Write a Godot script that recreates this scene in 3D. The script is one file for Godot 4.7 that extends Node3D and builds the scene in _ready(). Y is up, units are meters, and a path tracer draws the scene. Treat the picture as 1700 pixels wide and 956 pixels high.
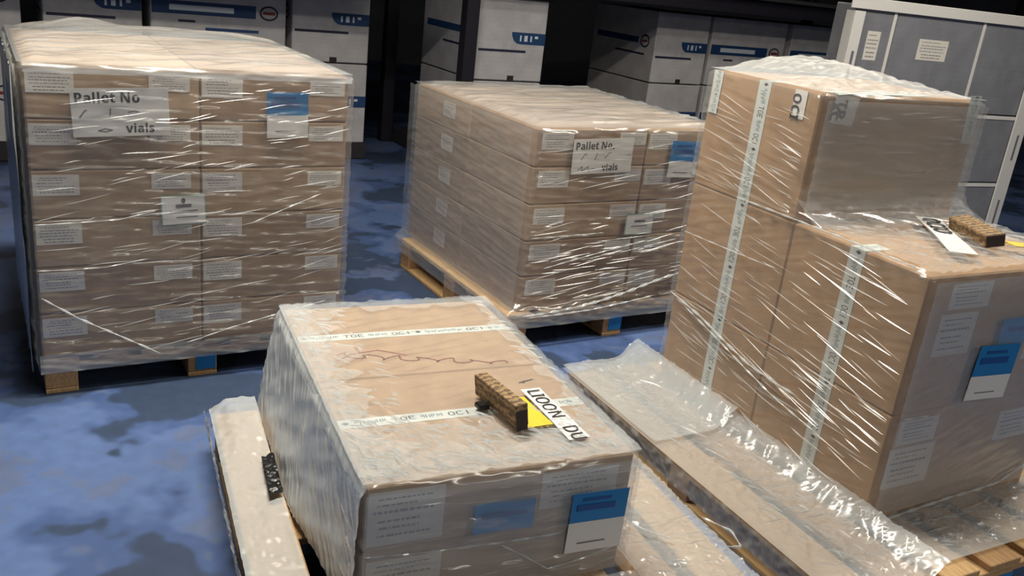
extends Node3D
# Shrink-wrapped pallets of brown cartons on a blue painted warehouse floor, white cartons on a rack behind.

var M := {}            # materials
var T := {}            # textures
var mesh_cache := {}
var used := {}
var rng := RandomNumberGenerator.new()
var nz := FastNoiseLite.new()
var nz2 := FastNoiseLite.new()

# frames of the four loads: floor point under the front left corner of the cartons, x = along the front, z = towards the viewer
var G := {}

func _ready():
	rng.seed = 7
	_camera_and_light()
	_materials()
	_room()
	_frames()
	_rack()
	_grey_stack()
	_load_left()
	_load_middle()
	_load_front()
	_load_right()

# ---------------------------------------------------------------- camera, environment, lamps
func _camera_and_light():
	var cam := Camera3D.new()
	cam.name = "camera"
	cam.fov = 35.802
	cam.near = 0.05
	cam.far = 60.0
	var right := Vector3(0.993588, 0.106574, -0.037740)
	var up := Vector3(-0.113058, 0.936598, -0.331665)
	var fwd := Vector3(0.0, -0.333805, -0.942642)
	cam.transform = Transform3D(Basis(right, up, -fwd), Vector3(0, 1.5, 0))
	add_child(cam)
	cam.current = true
	var we := WorldEnvironment.new()
	we.name = "environment"
	var e := Environment.new()
	e.background_mode = Environment.BG_COLOR
	e.background_color = Color(0.02, 0.02, 0.025)
	e.tonemap_mode = Environment.TONE_MAPPER_LINEAR
	e.tonemap_exposure = 0.76
	e.sdfgi_enabled = true
	e.ssao_enabled = true
	e.ssil_enabled = true
	we.environment = e
	add_child(we)
	_lamp(Vector3(-0.75, 3.26, -2.74), 32.0, 19.0, 0.13, "unseen long ceiling lamp, out of view, lighting the left and front pallets")  # out of view; place and strength chosen to light these pallets
	_lamp(Vector3(2.4, 3.26, -3.5), 32.0, 10.8, 0.05, "unseen long ceiling lamp, out of view, placed to light the grey stack and rack")  # out of view, placed to light the grey stack and right rack
	_lamp(Vector3(3.2, 3.26, 1.0), 32.0, 11.0, 0.03, "added fill lamp behind the viewer, to the right, brightening the front faces")  # added fill for the dark front faces
	_lamp(Vector3(2.0, 3.26, -5.8), 32.0, 3.0, 0.05, "added fill lamp in front of the rack, brightening its right cartons")  # added fill for the cartons in the right bay

func _lamp(at: Vector3, turn: float, energy: float, added_baffle: float, label: String):
	var o := Node3D.new()
	o.name = numbered("unseen_ceiling_lamp")
	o.set_meta("label", label)
	o.set_meta("category", "lamp")
	o.set_meta("group", "unseen ceiling lamps")
	add_child(o)
	o.position = at
	o.rotation_degrees.y = turn
	var hm := StandardMaterial3D.new()
	hm.albedo_color = Color(0.85, 0.85, 0.84)
	hm.roughness = 0.5
	var dm := StandardMaterial3D.new()
	dm.albedo_color = Color(0.95, 0.95, 0.93)
	dm.emission_enabled = true
	dm.emission = Color(1.0, 0.95, 0.87)
	dm.emission_energy_multiplier = 3.0
	put(cbox(Vector3(1.5, 0.12, 0.42), 0.01), "housing", hm, o, Vector3(0, 0.06, 0))
	put(cbox(Vector3(1.4, 0.012, 0.34), 0.003), "lamp_diffuser", dm, o, Vector3(0, -0.006, 0))
	for k in [-1.0, 1.0]:  # baffles added to hold light back from the rack
		put(cbox(Vector3(1.5, added_baffle, 0.012), 0.002), "added_baffle", hm, o, Vector3(0, -added_baffle / 2, k * 0.195))
		put(cbox(Vector3(0.012, added_baffle, 0.38), 0.002), "added_baffle", hm, o, Vector3(k * 0.735, -added_baffle / 2, 0))
	var l := AreaLight3D.new()
	l.name = "lamp_light"
	l.area_size = Vector2(1.4, 0.34)
	l.light_energy = energy
	l.light_color = Color(1.0, 0.97, 0.915)
	l.area_range = 30.0
	l.area_attenuation = 2.0
	l.shadow_enabled = true
	o.add_child(l)
	l.position = Vector3(0, -0.02, 0)
	l.rotation_degrees.x = -90

# ---------------------------------------------------------------- naming and tagging
func numbered(n: String) -> String:
	if not used.has(n):
		used[n] = 0
		return n
	used[n] += 1
	return "%s_%03d" % [n, used[n]]

func tag(o: Node3D, label: String, category: String, group := ""):
	o.set_meta("label", label)
	o.set_meta("category", category)
	if group != "":
		o.set_meta("group", group)

func thing(called: String, at: Transform3D, label: String, category: String, group := "") -> Node3D:
	var o := Node3D.new()
	o.name = numbered(called)
	add_child(o)
	o.transform = at
	tag(o, label, category, group)
	return o

func put(m: Mesh, called: String, mat: Material, parent: Node3D, at := Vector3.ZERO, turn := Vector3.ZERO, kind := "") -> MeshInstance3D:
	var o := MeshInstance3D.new()
	o.mesh = m
	o.material_override = mat
	o.name = called
	o.position = at
	o.rotation_degrees = turn
	o.cast_shadow = GeometryInstance3D.SHADOW_CASTING_SETTING_ON
	if kind != "":
		o.set_meta("kind", kind)
	parent.add_child(o, true)
	return o

func structure(called: String, m: Mesh, mat: Material, at: Vector3) -> MeshInstance3D:
	var o := put(m, called, mat, self, at)
	o.set_meta("kind", "structure")
	return o

# ---------------------------------------------------------------- meshes
func tri(st: SurfaceTool, a: Vector3, b: Vector3, c: Vector3, n: Vector3):
	if (b - a).cross(c - a).dot(n) > 0.0:
		var k := b
		b = c
		c = k
	for v in [a, b, c]:
		st.set_normal(n)
		st.add_vertex(v)

func quad(st: SurfaceTool, a: Vector3, b: Vector3, c: Vector3, d: Vector3, n: Vector3):
	tri(st, a, b, c, n)
	tri(st, a, c, d, n)

# a box with chamfered edges, centred
func cbox(s: Vector3, c := 0.004) -> Mesh:
	var key := "b%s_%s" % [s, c]
	if mesh_cache.has(key):
		return mesh_cache[key]
	var st := SurfaceTool.new()
	st.begin(Mesh.PRIMITIVE_TRIANGLES)
	var h := s / 2.0
	c = min(c, min(h.x, min(h.y, h.z)) * 0.6)
	for ax in 3:
		var u := (ax + 1) % 3
		var v := (ax + 2) % 3
		for sg in [-1.0, 1.0]:
			var n := Vector3.ZERO
			n[ax] = sg
			var q := []
			for k in [[-1, -1], [1, -1], [1, 1], [-1, 1]]:
				var p := Vector3.ZERO
				p[ax] = sg * h[ax]
				p[u] = k[0] * (h[u] - c)
				p[v] = k[1] * (h[v] - c)
				q.append(p)
			quad(st, q[0], q[1], q[2], q[3], n)
		for su in [-1.0, 1.0]:
			for sv in [-1.0, 1.0]:
				var n := Vector3.ZERO
				n[u] = su
				n[v] = sv
				n = n.normalized()
				var q := []
				for k in [[-1, 0], [1, 0], [1, 1], [-1, 1]]:
					var p := Vector3.ZERO
					p[ax] = k[0] * (h[ax] - c)
					p[u] = su * (h[u] - (c if k[1] == 1 else 0.0))
					p[v] = sv * (h[v] - (0.0 if k[1] == 1 else c))
					q.append(p)
				quad(st, q[0], q[1], q[2], q[3], n)
	for sx in [-1.0, 1.0]:
		for sy in [-1.0, 1.0]:
			for sz in [-1.0, 1.0]:
				var a := Vector3(sx * h.x, sy * (h.y - c), sz * (h.z - c))
				var b := Vector3(sx * (h.x - c), sy * h.y, sz * (h.z - c))
				var d := Vector3(sx * (h.x - c), sy * (h.y - c), sz * h.z)
				tri(st, a, b, d, Vector3(sx, sy, sz).normalized())
	var m := st.commit()
	mesh_cache[key] = m
	return m

# a thin sheet of paper, facing +z, standing on the origin's plane, with uv over the face; corner curl bends one corner forward
func sheet(w: float, h: float, t := 0.0012, wave := 0.0) -> Mesh:
	var key := "s%s_%s_%s_%s" % [w, h, t, wave]
	if mesh_cache.has(key):
		return mesh_cache[key]
	var st := SurfaceTool.new()
	st.begin(Mesh.PRIMITIVE_TRIANGLES)
	var n := 1 if wave == 0.0 else 8
	var f := func(i: int, j: int) -> Vector3:
		var x: float = w * (float(i) / n - 0.5)
		var y: float = h * (float(j) / n - 0.5)
		return Vector3(x, y, t + wave * (0.5 + 0.5 * sin(x * 31.0 + y * 17.0 + w * 40.0)))
	for i in n:
		for j in n:
			var q := [f.call(i, j), f.call(i, j + 1), f.call(i + 1, j + 1), f.call(i + 1, j)]
			var uvs := [Vector2(i, j), Vector2(i, j + 1), Vector2(i + 1, j + 1), Vector2(i + 1, j)]
			for k in [0, 1, 2, 0, 2, 3]:
				st.set_normal(Vector3(0, 0, 1))
				st.set_uv(Vector2(uvs[k].x / n, 1.0 - uvs[k].y / n))
				st.add_vertex(q[k])
	var c := [Vector3(-w / 2, -h / 2, 0), Vector3(w / 2, -h / 2, 0), Vector3(w / 2, h / 2, 0), Vector3(-w / 2, h / 2, 0)]
	for k in 4:
		var a: Vector3 = c[k]
		var b: Vector3 = c[(k + 1) % 4]
		var up := Vector3(0, 0, t)
		st.set_uv(Vector2.ZERO)
		quad(st, a, b, b + up, a + up, ((a + b) * 0.5).normalized())
	var m := st.commit()
	mesh_cache[key] = m
	return m

# grid of points -> smooth mesh
func grid_mesh(p: PackedVector3Array, nu: int, nv: int, flip := false, closed := false) -> ArrayMesh:
	var nn := PackedVector3Array()
	nn.resize(p.size())
	var uv := PackedVector2Array()
	uv.resize(p.size())
	for j in nv:
		for i in nu:
			var i0 := i - 1
			var i1 := i + 1
			if closed:
				i0 = (i - 1 + nu - 1) % (nu - 1)
				i1 = (i + 1) % (nu - 1)
			else:
				i0 = maxi(i0, 0)
				i1 = mini(i1, nu - 1)
			var du := p[j * nu + i1] - p[j * nu + i0]
			var dv := p[mini(j + 1, nv - 1) * nu + i] - p[maxi(j - 1, 0) * nu + i]
			var n := dv.cross(du).normalized()
			nn[j * nu + i] = -n if flip else n
			uv[j * nu + i] = Vector2(float(i) / nu, float(j) / nv)
	var idx := PackedInt32Array()
	for j in nv - 1:
		for i in nu - 1:
			var a := j * nu + i
			var b := a + 1
			var c := a + nu
			var d := c + 1
			if flip:
				idx.append_array([a, c, b, b, c, d])
			else:
				idx.append_array([a, b, c, b, d, c])
	var arr := []
	arr.resize(Mesh.ARRAY_MAX)
	arr[Mesh.ARRAY_VERTEX] = p
	arr[Mesh.ARRAY_NORMAL] = nn
	arr[Mesh.ARRAY_TEX_UV] = uv
	arr[Mesh.ARRAY_INDEX] = idx
	var m := ArrayMesh.new()
	m.add_surface_from_arrays(Mesh.PRIMITIVE_TRIANGLES, arr)
	return m

# stretched noise: long streaks along a slanting direction
func streak(s: float, t: float, slope: float, along: float, across: float, seed_off: float) -> float:
	var a := s + t * slope
	var b := t - s * slope
	return nz.get_noise_2d(a / along * 10.0 + seed_off, b / across * 10.0 + seed_off * 1.7)

func crinkle(s: float, t: float, size: float, off: float) -> float:
	var v := 1.0 - absf(nz.get_noise_2d(s / size * 10.0 + off, t / size * 10.0 - off)) * 2.2
	var w := 1.0 - absf(nz2.get_noise_2d(s / size * 17.0 - off, t / size * 17.0 + off)) * 2.2
	return v * 0.6 + w * 0.4

# thin sharp creases running in two slanting directions
func creases(s: float, t: float, off: float) -> float:
	var a := maxf(0.0, 1.0 - absf(streak(s, t, 0.7, 0.22, 0.07, off)) * 7.0)
	var b := maxf(0.0, 1.0 - absf(streak(t, s, 0.5, 0.26, 0.08, off + 31.0)) * 7.0)
	return a * a + b * b * 0.8

# film that goes right round a load; rows from top to bottom are [y, x0, x1, z0, z1, corner radius, wrinkle]
func film_ring(rows: Array, step: float, row_step: float, slope: float, off: float) -> ArrayMesh:
	var full := []
	for k in rows.size() - 1:
		var a: Array = rows[k]
		var b: Array = rows[k + 1]
		var len: float = maxf(absf(a[0] - b[0]), maxf(absf(a[1] - b[1]), absf(a[4] - b[4])))
		var n := maxi(1, int(len / row_step))
		for i in n:
			var r := []
			for q in 7:
				r.append(lerpf(a[q], b[q], float(i) / n))
			full.append(r)
	full.append(rows[-1])
	var w: float = rows[0][2] - rows[0][1]
	var d: float = rows[0][4] - rows[0][3]
	var nw := int(w / step)
	var nd := int(d / step)
	var nc := 5
	var nu := 2 * (nw + nd) + 4 * nc + 1
	var pts := PackedVector3Array()
	pts.resize(nu * full.size())
	var dist := 0.0
	for j in full.size():
		var r: Array = full[j]
		if j > 0:
			var pr: Array = full[j - 1]
			dist += Vector2(pr[0] - r[0], pr[1] - r[1]).length()
		var c: float = r[5]
		var i := 0
		var s := 0.0
		for side in 4:
			var n := nw if side % 2 == 0 else nd
			# sides: front (z1, x0->x1), right (x1, z1->z0), back (z0, x1->x0), left (x0, z0->z1)
			var a := Vector2.ZERO
			var b := Vector2.ZERO
			var nrm := Vector2.ZERO
			var nrm2 := Vector2.ZERO
			match side:
				0:
					a = Vector2(r[1] + c, r[4])
					b = Vector2(r[2] - c, r[4])
					nrm = Vector2(0, 1)
					nrm2 = Vector2(1, 0)
				1:
					a = Vector2(r[2], r[4] - c)
					b = Vector2(r[2], r[3] + c)
					nrm = Vector2(1, 0)
					nrm2 = Vector2(0, -1)
				2:
					a = Vector2(r[2] - c, r[3])
					b = Vector2(r[1] + c, r[3])
					nrm = Vector2(0, -1)
					nrm2 = Vector2(-1, 0)
				3:
					a = Vector2(r[1], r[3] + c)
					b = Vector2(r[1], r[4] - c)
					nrm = Vector2(-1, 0)
					nrm2 = Vector2(0, 1)
			for k in n:
				var p := a.lerp(b, float(k) / n)
				var e: float = r[6] * (0.5 + streak(s, dist, slope, 0.5, 0.03, off) + 0.7 * streak(s, dist, slope * 0.6, 0.12, 0.02, off + 50.0))
				e = maxf(e, 0.0)
				p += nrm * e
				pts[j * nu + i] = Vector3(p.x, r[0] + e * 0.2, p.y)
				i += 1
				s += (w if side % 2 == 0 else d) / n
			for k in nc:
				var t := float(k) / nc
				var nn := nrm.slerp(nrm2, t)
				var p := b + (nn - nrm) * c
				var e: float = maxf(0.0, r[6] * 0.6 * (0.5 + streak(s, dist, slope, 0.5, 0.03, off)))
				p += nn * e
				pts[j * nu + i] = Vector3(p.x, r[0], p.y)
				i += 1
		pts[j * nu + i] = pts[j * nu]
	return grid_mesh(pts, nu, full.size(), false, true)

# film lying on a surface: origin + u*s + v*t + up*height(s, t)
func film_sheet(o: Vector3, u: Vector3, v: Vector3, up: Vector3, step: float, hf: Callable, ragged := 0.0) -> ArrayMesh:
	var nu := int(u.length() / step) + 2
	var nv := int(v.length() / step) + 2
	var pts := PackedVector3Array()
	pts.resize(nu * nv)
	for j in nv:
		for i in nu:
			var s := float(i) / (nu - 1)
			var t := float(j) / (nv - 1)
			var reach := 1.0
			if ragged > 0.0:
				reach = 1.0 - ragged * (0.5 + 0.5 * sin(s * u.length() * 23.0 + v.length() * 90.0) * 0.5 + nz.get_noise_2d(s * u.length() * 90.0, v.length() * 70.0))
			pts[j * nu + i] = o + u * s + v * (t * reach) + up * float(hf.call(s * u.length(), t * v.length()))
	var flip := v.cross(u).dot(up) < 0.0
	return grid_mesh(pts, nu, nv, flip)

# ridges (pleats) pressed into the film: list of [from, to, width, height]; n is the outward side
func pleat(st: SurfaceTool, a: Vector3, b: Vector3, n: Vector3, w: float, h: float, bend := 0.004):
	var d := (b - a).normalized()
	var side := d.cross(n).normalized()
	var seg := 5
	var ph := rng.randf() * 6.28
	var prev := []
	for k in seg + 1:
		var t := float(k) / seg
		var p := a.lerp(b, t) + side * bend * 0.3 * sin(t * 4.0 + ph)
		var ta := sin(PI * clampf(t, 0.04, 0.96))
		var hw := w * 0.5 * ta
		var cur := [p - side * hw, p + n * h * ta, p + side * hw]
		if k > 0:
			quad(st, prev[0], cur[0], cur[1], prev[1], (n - side).normalized())
			quad(st, prev[1], cur[1], cur[2], prev[2], (n + side).normalized())
		prev = cur

# a rope of twisted film through points
func rope_mesh(pts: Array, r: float) -> Mesh:
	var st := SurfaceTool.new()
	st.begin(Mesh.PRIMITIVE_TRIANGLES)
	var cv := Curve3D.new()
	for i in pts.size():
		var tg: Vector3 = (pts[mini(i + 1, pts.size() - 1)] - pts[maxi(i - 1, 0)]) * 0.18
		cv.add_point(pts[i], -tg, tg)
	var ln := cv.get_baked_length()
	var n := maxi(6, int(ln / 0.012))
	var ns := 6
	var prev := []
	for k in n + 1:
		var t := float(k) / n
		var p := cv.sample_baked(ln * t)
		var d := (cv.sample_baked(minf(ln, ln * t + 0.01)) - cv.sample_baked(maxf(0.0, ln * t - 0.01))).normalized()
		var x := d.cross(Vector3.UP).normalized()
		var y := x.cross(d)
		var rr := r * (0.65 + 0.35 * sin(t * ln * 90.0) + 0.3 * nz.get_noise_1d(t * ln * 400.0))
		rr *= minf(1.0, minf(t, 1.0 - t) * 12.0 + 0.25)
		var cur := []
		for q in ns:
			var an := TAU * q / ns + t * ln * 25.0
			cur.append(p + (x * cos(an) + y * sin(an) * 0.7) * rr)
		if k > 0:
			for q in ns:
				var q2 := (q + 1) % ns
				var mid: Vector3 = (cur[q] + cur[q2]) * 0.5 - p
				quad(st, prev[q], cur[q], cur[q2], prev[q2], mid.normalized())
		prev = cur
	return st.commit()

func prism(poly: PackedVector2Array, t: float) -> Mesh:
	var st := SurfaceTool.new()
	st.begin(Mesh.PRIMITIVE_TRIANGLES)
	var ix := Geometry2D.triangulate_polygon(poly)
	for k in range(0, ix.size(), 3):
		var a := poly[ix[k]]
		var b := poly[ix[k + 1]]
		var c := poly[ix[k + 2]]
		tri(st, Vector3(a.x, a.y, t), Vector3(b.x, b.y, t), Vector3(c.x, c.y, t), Vector3(0, 0, 1))
	var mid := Vector2.ZERO
	for p in poly:
		mid += p / poly.size()
	for k in poly.size():
		var a := poly[k]
		var b := poly[(k + 1) % poly.size()]
		var o := ((a + b) * 0.5 - mid).normalized()
		quad(st, Vector3(a.x, a.y, 0), Vector3(b.x, b.y, 0), Vector3(b.x, b.y, t), Vector3(a.x, a.y, t), Vector3(o.x, o.y, 0))
	return st.commit()

func ellipse(rx: float, ry: float, n := 20) -> PackedVector2Array:
	var p := PackedVector2Array()
	for k in n:
		p.append(Vector2(cos(TAU * k / n) * rx, sin(TAU * k / n) * ry))
	return p

func text_mesh(s: String, size: float, bold := true) -> TextMesh:
	var t := TextMesh.new()
	var f := SystemFont.new()
	f.font_names = PackedStringArray(["Droid Sans"])
	f.font_weight = 700 if bold else 400
	t.font = f
	t.text = s
	t.font_size = 48
	t.pixel_size = size / 48.0
	t.depth = 0.0006
	t.curve_step = 2.0
	t.horizontal_alignment = HORIZONTAL_ALIGNMENT_LEFT
	return t

# pen strokes: flat ribbons through 2-d points in the plane facing +z
func stroke_mesh(lines: Array, w: float) -> Mesh:
	var st := SurfaceTool.new()
	st.begin(Mesh.PRIMITIVE_TRIANGLES)
	for l in lines:
		for k in l.size() - 1:
			var a: Vector2 = l[k]
			var b: Vector2 = l[k + 1]
			var s := (b - a).orthogonal().normalized() * w * 0.5
			var e := (b - a).normalized() * w * 0.3
			a -= e
			b += e
			quad(st, Vector3(a.x - s.x, a.y - s.y, 0), Vector3(b.x - s.x, b.y - s.y, 0), Vector3(b.x + s.x, b.y + s.y, 0), Vector3(a.x + s.x, a.y + s.y, 0), Vector3(0, 0, 1))
	return st.commit()

# ---------------------------------------------------------------- materials
func mat(c: Color, rough: float, metal := 0.0) -> StandardMaterial3D:
	var m := StandardMaterial3D.new()
	m.albedo_color = c
	m.roughness = rough
	m.metallic = metal
	return m

func film_mat(c: Color, alpha: float, rough: float) -> StandardMaterial3D:
	var m := StandardMaterial3D.new()
	m.albedo_color = Color(c.r, c.g, c.b, alpha)
	m.transparency = BaseMaterial3D.TRANSPARENCY_ALPHA
	m.roughness = rough
	m.metallic_specular = 0.5
	m.cull_mode = BaseMaterial3D.CULL_DISABLED
	return m

func noise_image(size: int, freq: float, seed_: int, oct: int) -> Image:
	var f := FastNoiseLite.new()
	f.seed = seed_
	f.frequency = freq
	f.fractal_octaves = oct
	f.noise_type = FastNoiseLite.TYPE_SIMPLEX_SMOOTH
	return f.get_seamless_image(size, size)

func tinted(m: StandardMaterial3D, size: int, fn: Callable, scale: Vector3, world := false) -> StandardMaterial3D:
	var im := Image.create(size, size, false, Image.FORMAT_RGB8)
	for y in size:
		for x in size:
			im.set_pixel(x, y, fn.call(x, y))
	m.albedo_texture = ImageTexture.create_from_image(im)
	m.albedo_color = Color.WHITE
	m.uv1_triplanar = true
	m.uv1_world_triplanar = world
	m.uv1_scale = scale
	return m

func mixc(a: Color, b: Color, t: float) -> Color:
	return a.lerp(b, clampf(t, 0.0, 1.0))

func _materials():
	nz.seed = 11
	nz.frequency = 0.1
	nz.fractal_octaves = 2
	nz2.seed = 23
	nz2.frequency = 0.1
	nz2.fractal_octaves = 2
	# floor: blue paint, worn and mottled
	var n1 := noise_image(512, 0.006, 3, 3)
	var n2 := noise_image(512, 0.02, 4, 4)
	var n3 := noise_image(512, 0.12, 5, 2)
	var fl := func(x: int, y: int) -> Color:
		var a := n1.get_pixel(x, y).r
		var b := n2.get_pixel(x, y).r
		var c := n3.get_pixel(x, y).r
		var col := Color(0.275, 0.355, 0.525)
		col = mixc(col, Color(0.35, 0.435, 0.61), smoothstep(0.50, 0.58, a * 0.6 + b * 0.4))
		col = mixc(col, Color(0.215, 0.27, 0.365), smoothstep(0.53, 0.58, 1.0 - a * 0.45 - b * 0.55))
		col = mixc(col, Color(0.37, 0.40, 0.49), smoothstep(0.60, 0.68, b * 0.7 + c * 0.3) * 0.6)
		return col * (0.94 + 0.12 * c)
	M.floor = tinted(mat(Color.WHITE, 0.42), 512, fl, Vector3.ONE / 4.2, true)
	M.floor.metallic_specular = 0.4
	M.wall = mat(Color(0.36, 0.37, 0.40), 0.9)
	M.ceiling = mat(Color(0.62, 0.62, 0.61), 0.9)
	# cardboard
	var k1 := noise_image(256, 0.02, 31, 3)
	var k2 := noise_image(256, 0.2, 32, 2)
	var cb := func(base: Color) -> Callable:
		return func(x: int, y: int) -> Color:
			var v := 0.93 + 0.10 * k1.get_pixel(x, y).r + 0.05 * (k2.get_pixel(x, y).r - 0.5)
			if y % 8 < 2:
				v *= 0.985
			return base * v
	M.card = tinted(mat(Color.WHITE, 0.8), 256, cb.call(Color(0.635, 0.530, 0.425)), Vector3.ONE * 2.2)
	M.card_b = tinted(mat(Color.WHITE, 0.8), 256, cb.call(Color(0.600, 0.495, 0.400)), Vector3.ONE * 2.2)
	M.card_c = tinted(mat(Color.WHITE, 0.8), 256, cb.call(Color(0.665, 0.560, 0.450)), Vector3.ONE * 2.2)
	M.card_d = tinted(mat(Color.WHITE, 0.8), 256, cb.call(Color(0.655, 0.520, 0.375)), Vector3.ONE * 2.2)
	M.white_card = tinted(mat(Color.WHITE, 0.7), 128, cb.call(Color(0.76, 0.75, 0.75)), Vector3.ONE * 2.0)
	M.grey_card = tinted(mat(Color.WHITE, 0.6), 128, cb.call(Color(0.48, 0.485, 0.505)), Vector3.ONE * 2.0)
	# wood
	var w1 := noise_image(256, 0.015, 41, 3)
	var w2 := noise_image(256, 0.06, 42, 3)
	var wd := func(base: Color, dark: Color) -> Callable:
		return func(x: int, y: int) -> Color:
			var g := w2.get_pixel(x, (y * 1) % 256).r
			var l := 0.5 + 0.5 * sin((float(x) * 0.20 + 9.0 * w1.get_pixel(x, y).r + g * 3.0))
			return mixc(base, dark, l * 0.45 + 0.25 * (g - 0.5))
	M.wood = tinted(mat(Color.WHITE, 0.8), 256, wd.call(Color(0.76, 0.63, 0.45), Color(0.60, 0.46, 0.30)), Vector3(6, 6, 0.8))
	M.wood_b = tinted(mat(Color.WHITE, 0.8), 256, wd.call(Color(0.70, 0.56, 0.39), Color(0.54, 0.40, 0.26)), Vector3(6, 6, 0.8))
	M.wood_x = tinted(mat(Color.WHITE, 0.8), 256, wd.call(Color(0.72, 0.58, 0.41), Color(0.56, 0.42, 0.28)), Vector3(0.8, 6, 6))
	# stretch film: one colour; opacity varies by layers and to lighten shaded sides
	M.film = film_mat(FILM, 0.10, 0.18)
	M.film_double = film_mat(FILM, 0.10, 0.22)
	M.film_front_haze = film_mat(FILM, 0.19, 0.22)  # extra layer standing in for haze and reflection on shaded fronts
	M.film_haze = film_mat(FILM, 0.30, 0.22)
	M.film_top = film_mat(FILM, 0.40, 0.32)
	M.film_lightened = film_mat(FILM, 0.80, 0.24)  # milky film, opacity raised to lighten the left load's unlit side
	M.film_cream = film_mat(FILM, 0.24, 0.25)
	M.film_grey = film_mat(FILM, 0.92, 0.24)
	M.film_milky = film_mat(FILM, 0.50, 0.32)
	M.film_skirt = film_mat(FILM, 0.36, 0.24)
	M.film_gather = film_mat(FILM, 0.17, 0.36)
	M.fold = film_mat(FILM, 0.50, 0.22)
	M.fold_thin = film_mat(FILM, 0.26, 0.20)
	# paper, print
	M.paper = mat(Color(0.86, 0.85, 0.83), 0.6)
	M.paper_dull = mat(Color(0.74, 0.72, 0.70), 0.6)
	M.ink = mat(Color(0.10, 0.10, 0.12), 0.6)
	M.ink_soft = mat(Color(0.42, 0.42, 0.44), 0.6)
	M.ink_red = mat(Color(0.55, 0.26, 0.20), 0.7)
	M.ink_white = mat(Color(0.85, 0.88, 0.90), 0.6)
	M.blue = mat(Color(0.08, 0.46, 0.70), 0.5)
	M.blue_dark = mat(Color(0.06, 0.29, 0.55), 0.5)
	M.banner = mat(Color(0.08, 0.24, 0.42), 0.6)
	M.navy = mat(Color(0.11, 0.12, 0.24), 0.6)
	M.logo_red = mat(Color(0.50, 0.13, 0.16), 0.6)
	M.dark_tab = mat(Color(0.16, 0.11, 0.11), 0.7)
	M.rack_steel = mat(Color(0.13, 0.12, 0.16), 0.55, 0.3)
	M.shelf = mat(Color(0.17, 0.16, 0.17), 0.8)
	M.seam = mat(Color(0.30, 0.22, 0.16), 0.9)
	M.black_plastic = mat(Color(0.05, 0.05, 0.06), 0.35)
	M.yellow = mat(Color(0.86, 0.74, 0.18), 0.55)
	M.green_edge = mat(Color(0.50, 0.62, 0.56), 0.6)
	M.protector = mat(Color(0.82, 0.81, 0.79), 0.6)
	M.label1 = print_mat(1, Color(0.80, 0.78, 0.75))
	M.label2 = print_mat(2, Color(0.77, 0.75, 0.73))
	M.label3 = print_mat(3, Color(0.82, 0.80, 0.76))
	M.tape = tape_mat()
	var lam := func(x: int, y: int) -> Color:
		var g := w2.get_pixel(x, y).r
		return mixc(Color(0.62, 0.51, 0.36), Color(0.30, 0.23, 0.15), (0.5 + 0.5 * sin(y * 0.45 + g * 5.0)) * 0.9)
	M.layered = tinted(mat(Color.WHITE, 0.75), 128, lam, Vector3.ONE * 5.0)

# a shipping label: rows of small grey print on off-white paper
func print_mat(sd: int, base: Color) -> StandardMaterial3D:
	var r := RandomNumberGenerator.new()
	r.seed = sd
	var im := Image.create(160, 96, false, Image.FORMAT_RGB8)
	im.fill(base)
	var y := 12
	while y < 84:
		var x := 10 + r.randi() % 20
		var end := 100 + r.randi() % 50
		var hgt := 3 + r.randi() % 3
		var dk := 0.45 + r.randf() * 0.25
		while x < end:
			var l := 4 + r.randi() % 14
			im.fill_rect(Rect2i(x, y, mini(l, end - x), hgt), Color(base.r * dk, base.g * dk, base.b * (dk + 0.06)))
			x += l + 3
		y += hgt + 5 + r.randi() % 8
	var m := mat(Color.WHITE, 0.6)
	m.albedo_texture = ImageTexture.create_from_image(im)
	return m

const FILM := Color(0.86, 0.88, 0.885)
const GLYPH := {
	"O": ["01110", "10001", "10001", "10001", "10001", "10001", "01110"],
	"C": ["01111", "10000", "10000", "10000", "10000", "10000", "01111"],
	"I": ["00100", "00100", "00100", "00100", "00100", "00100", "00100"],
	"T": ["11111", "00100", "00100", "00100", "00100", "00100", "00100"],
	"E": ["11111", "10000", "10000", "11110", "10000", "10000", "11111"],
	"*": ["00100", "01110", "11111", "11111", "01110", "00100", "00000"],
}

# white adhesive tape with small dark lettering along its length (u runs along the tape)
func tape_mat() -> StandardMaterial3D:
	var im := Image.create(768, 64, false, Image.FORMAT_RGB8)
	var base := Color(0.80, 0.82, 0.80)
	im.fill(base)
	var r := RandomNumberGenerator.new()
	r.seed = 5
	var x := 10
	for word in ["*", "....", "TOE", "...", "OCI", "*", "......", "OCI", "..", "TOE", "*"]:
		for ch in word:
			if ch == ".":
				for k in 3:
					im.fill_rect(Rect2i(x + k * 7, 16 + r.randi() % 10, 4, 12 + r.randi() % 14), Color(0.40, 0.47, 0.50))
				x += 24
			else:
				var g: Array = GLYPH[ch]
				for yy in 7:
					for xx in 5:
						if g[yy][xx] == "1":
							im.fill_rect(Rect2i(x + xx * 4, 16 + yy * 4, 4, 4), Color(0.14, 0.16, 0.20))
				x += 25
		x += 12
	var m := mat(Color.WHITE, 0.4)
	m.albedo_texture = ImageTexture.create_from_image(im)
	return m

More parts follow.
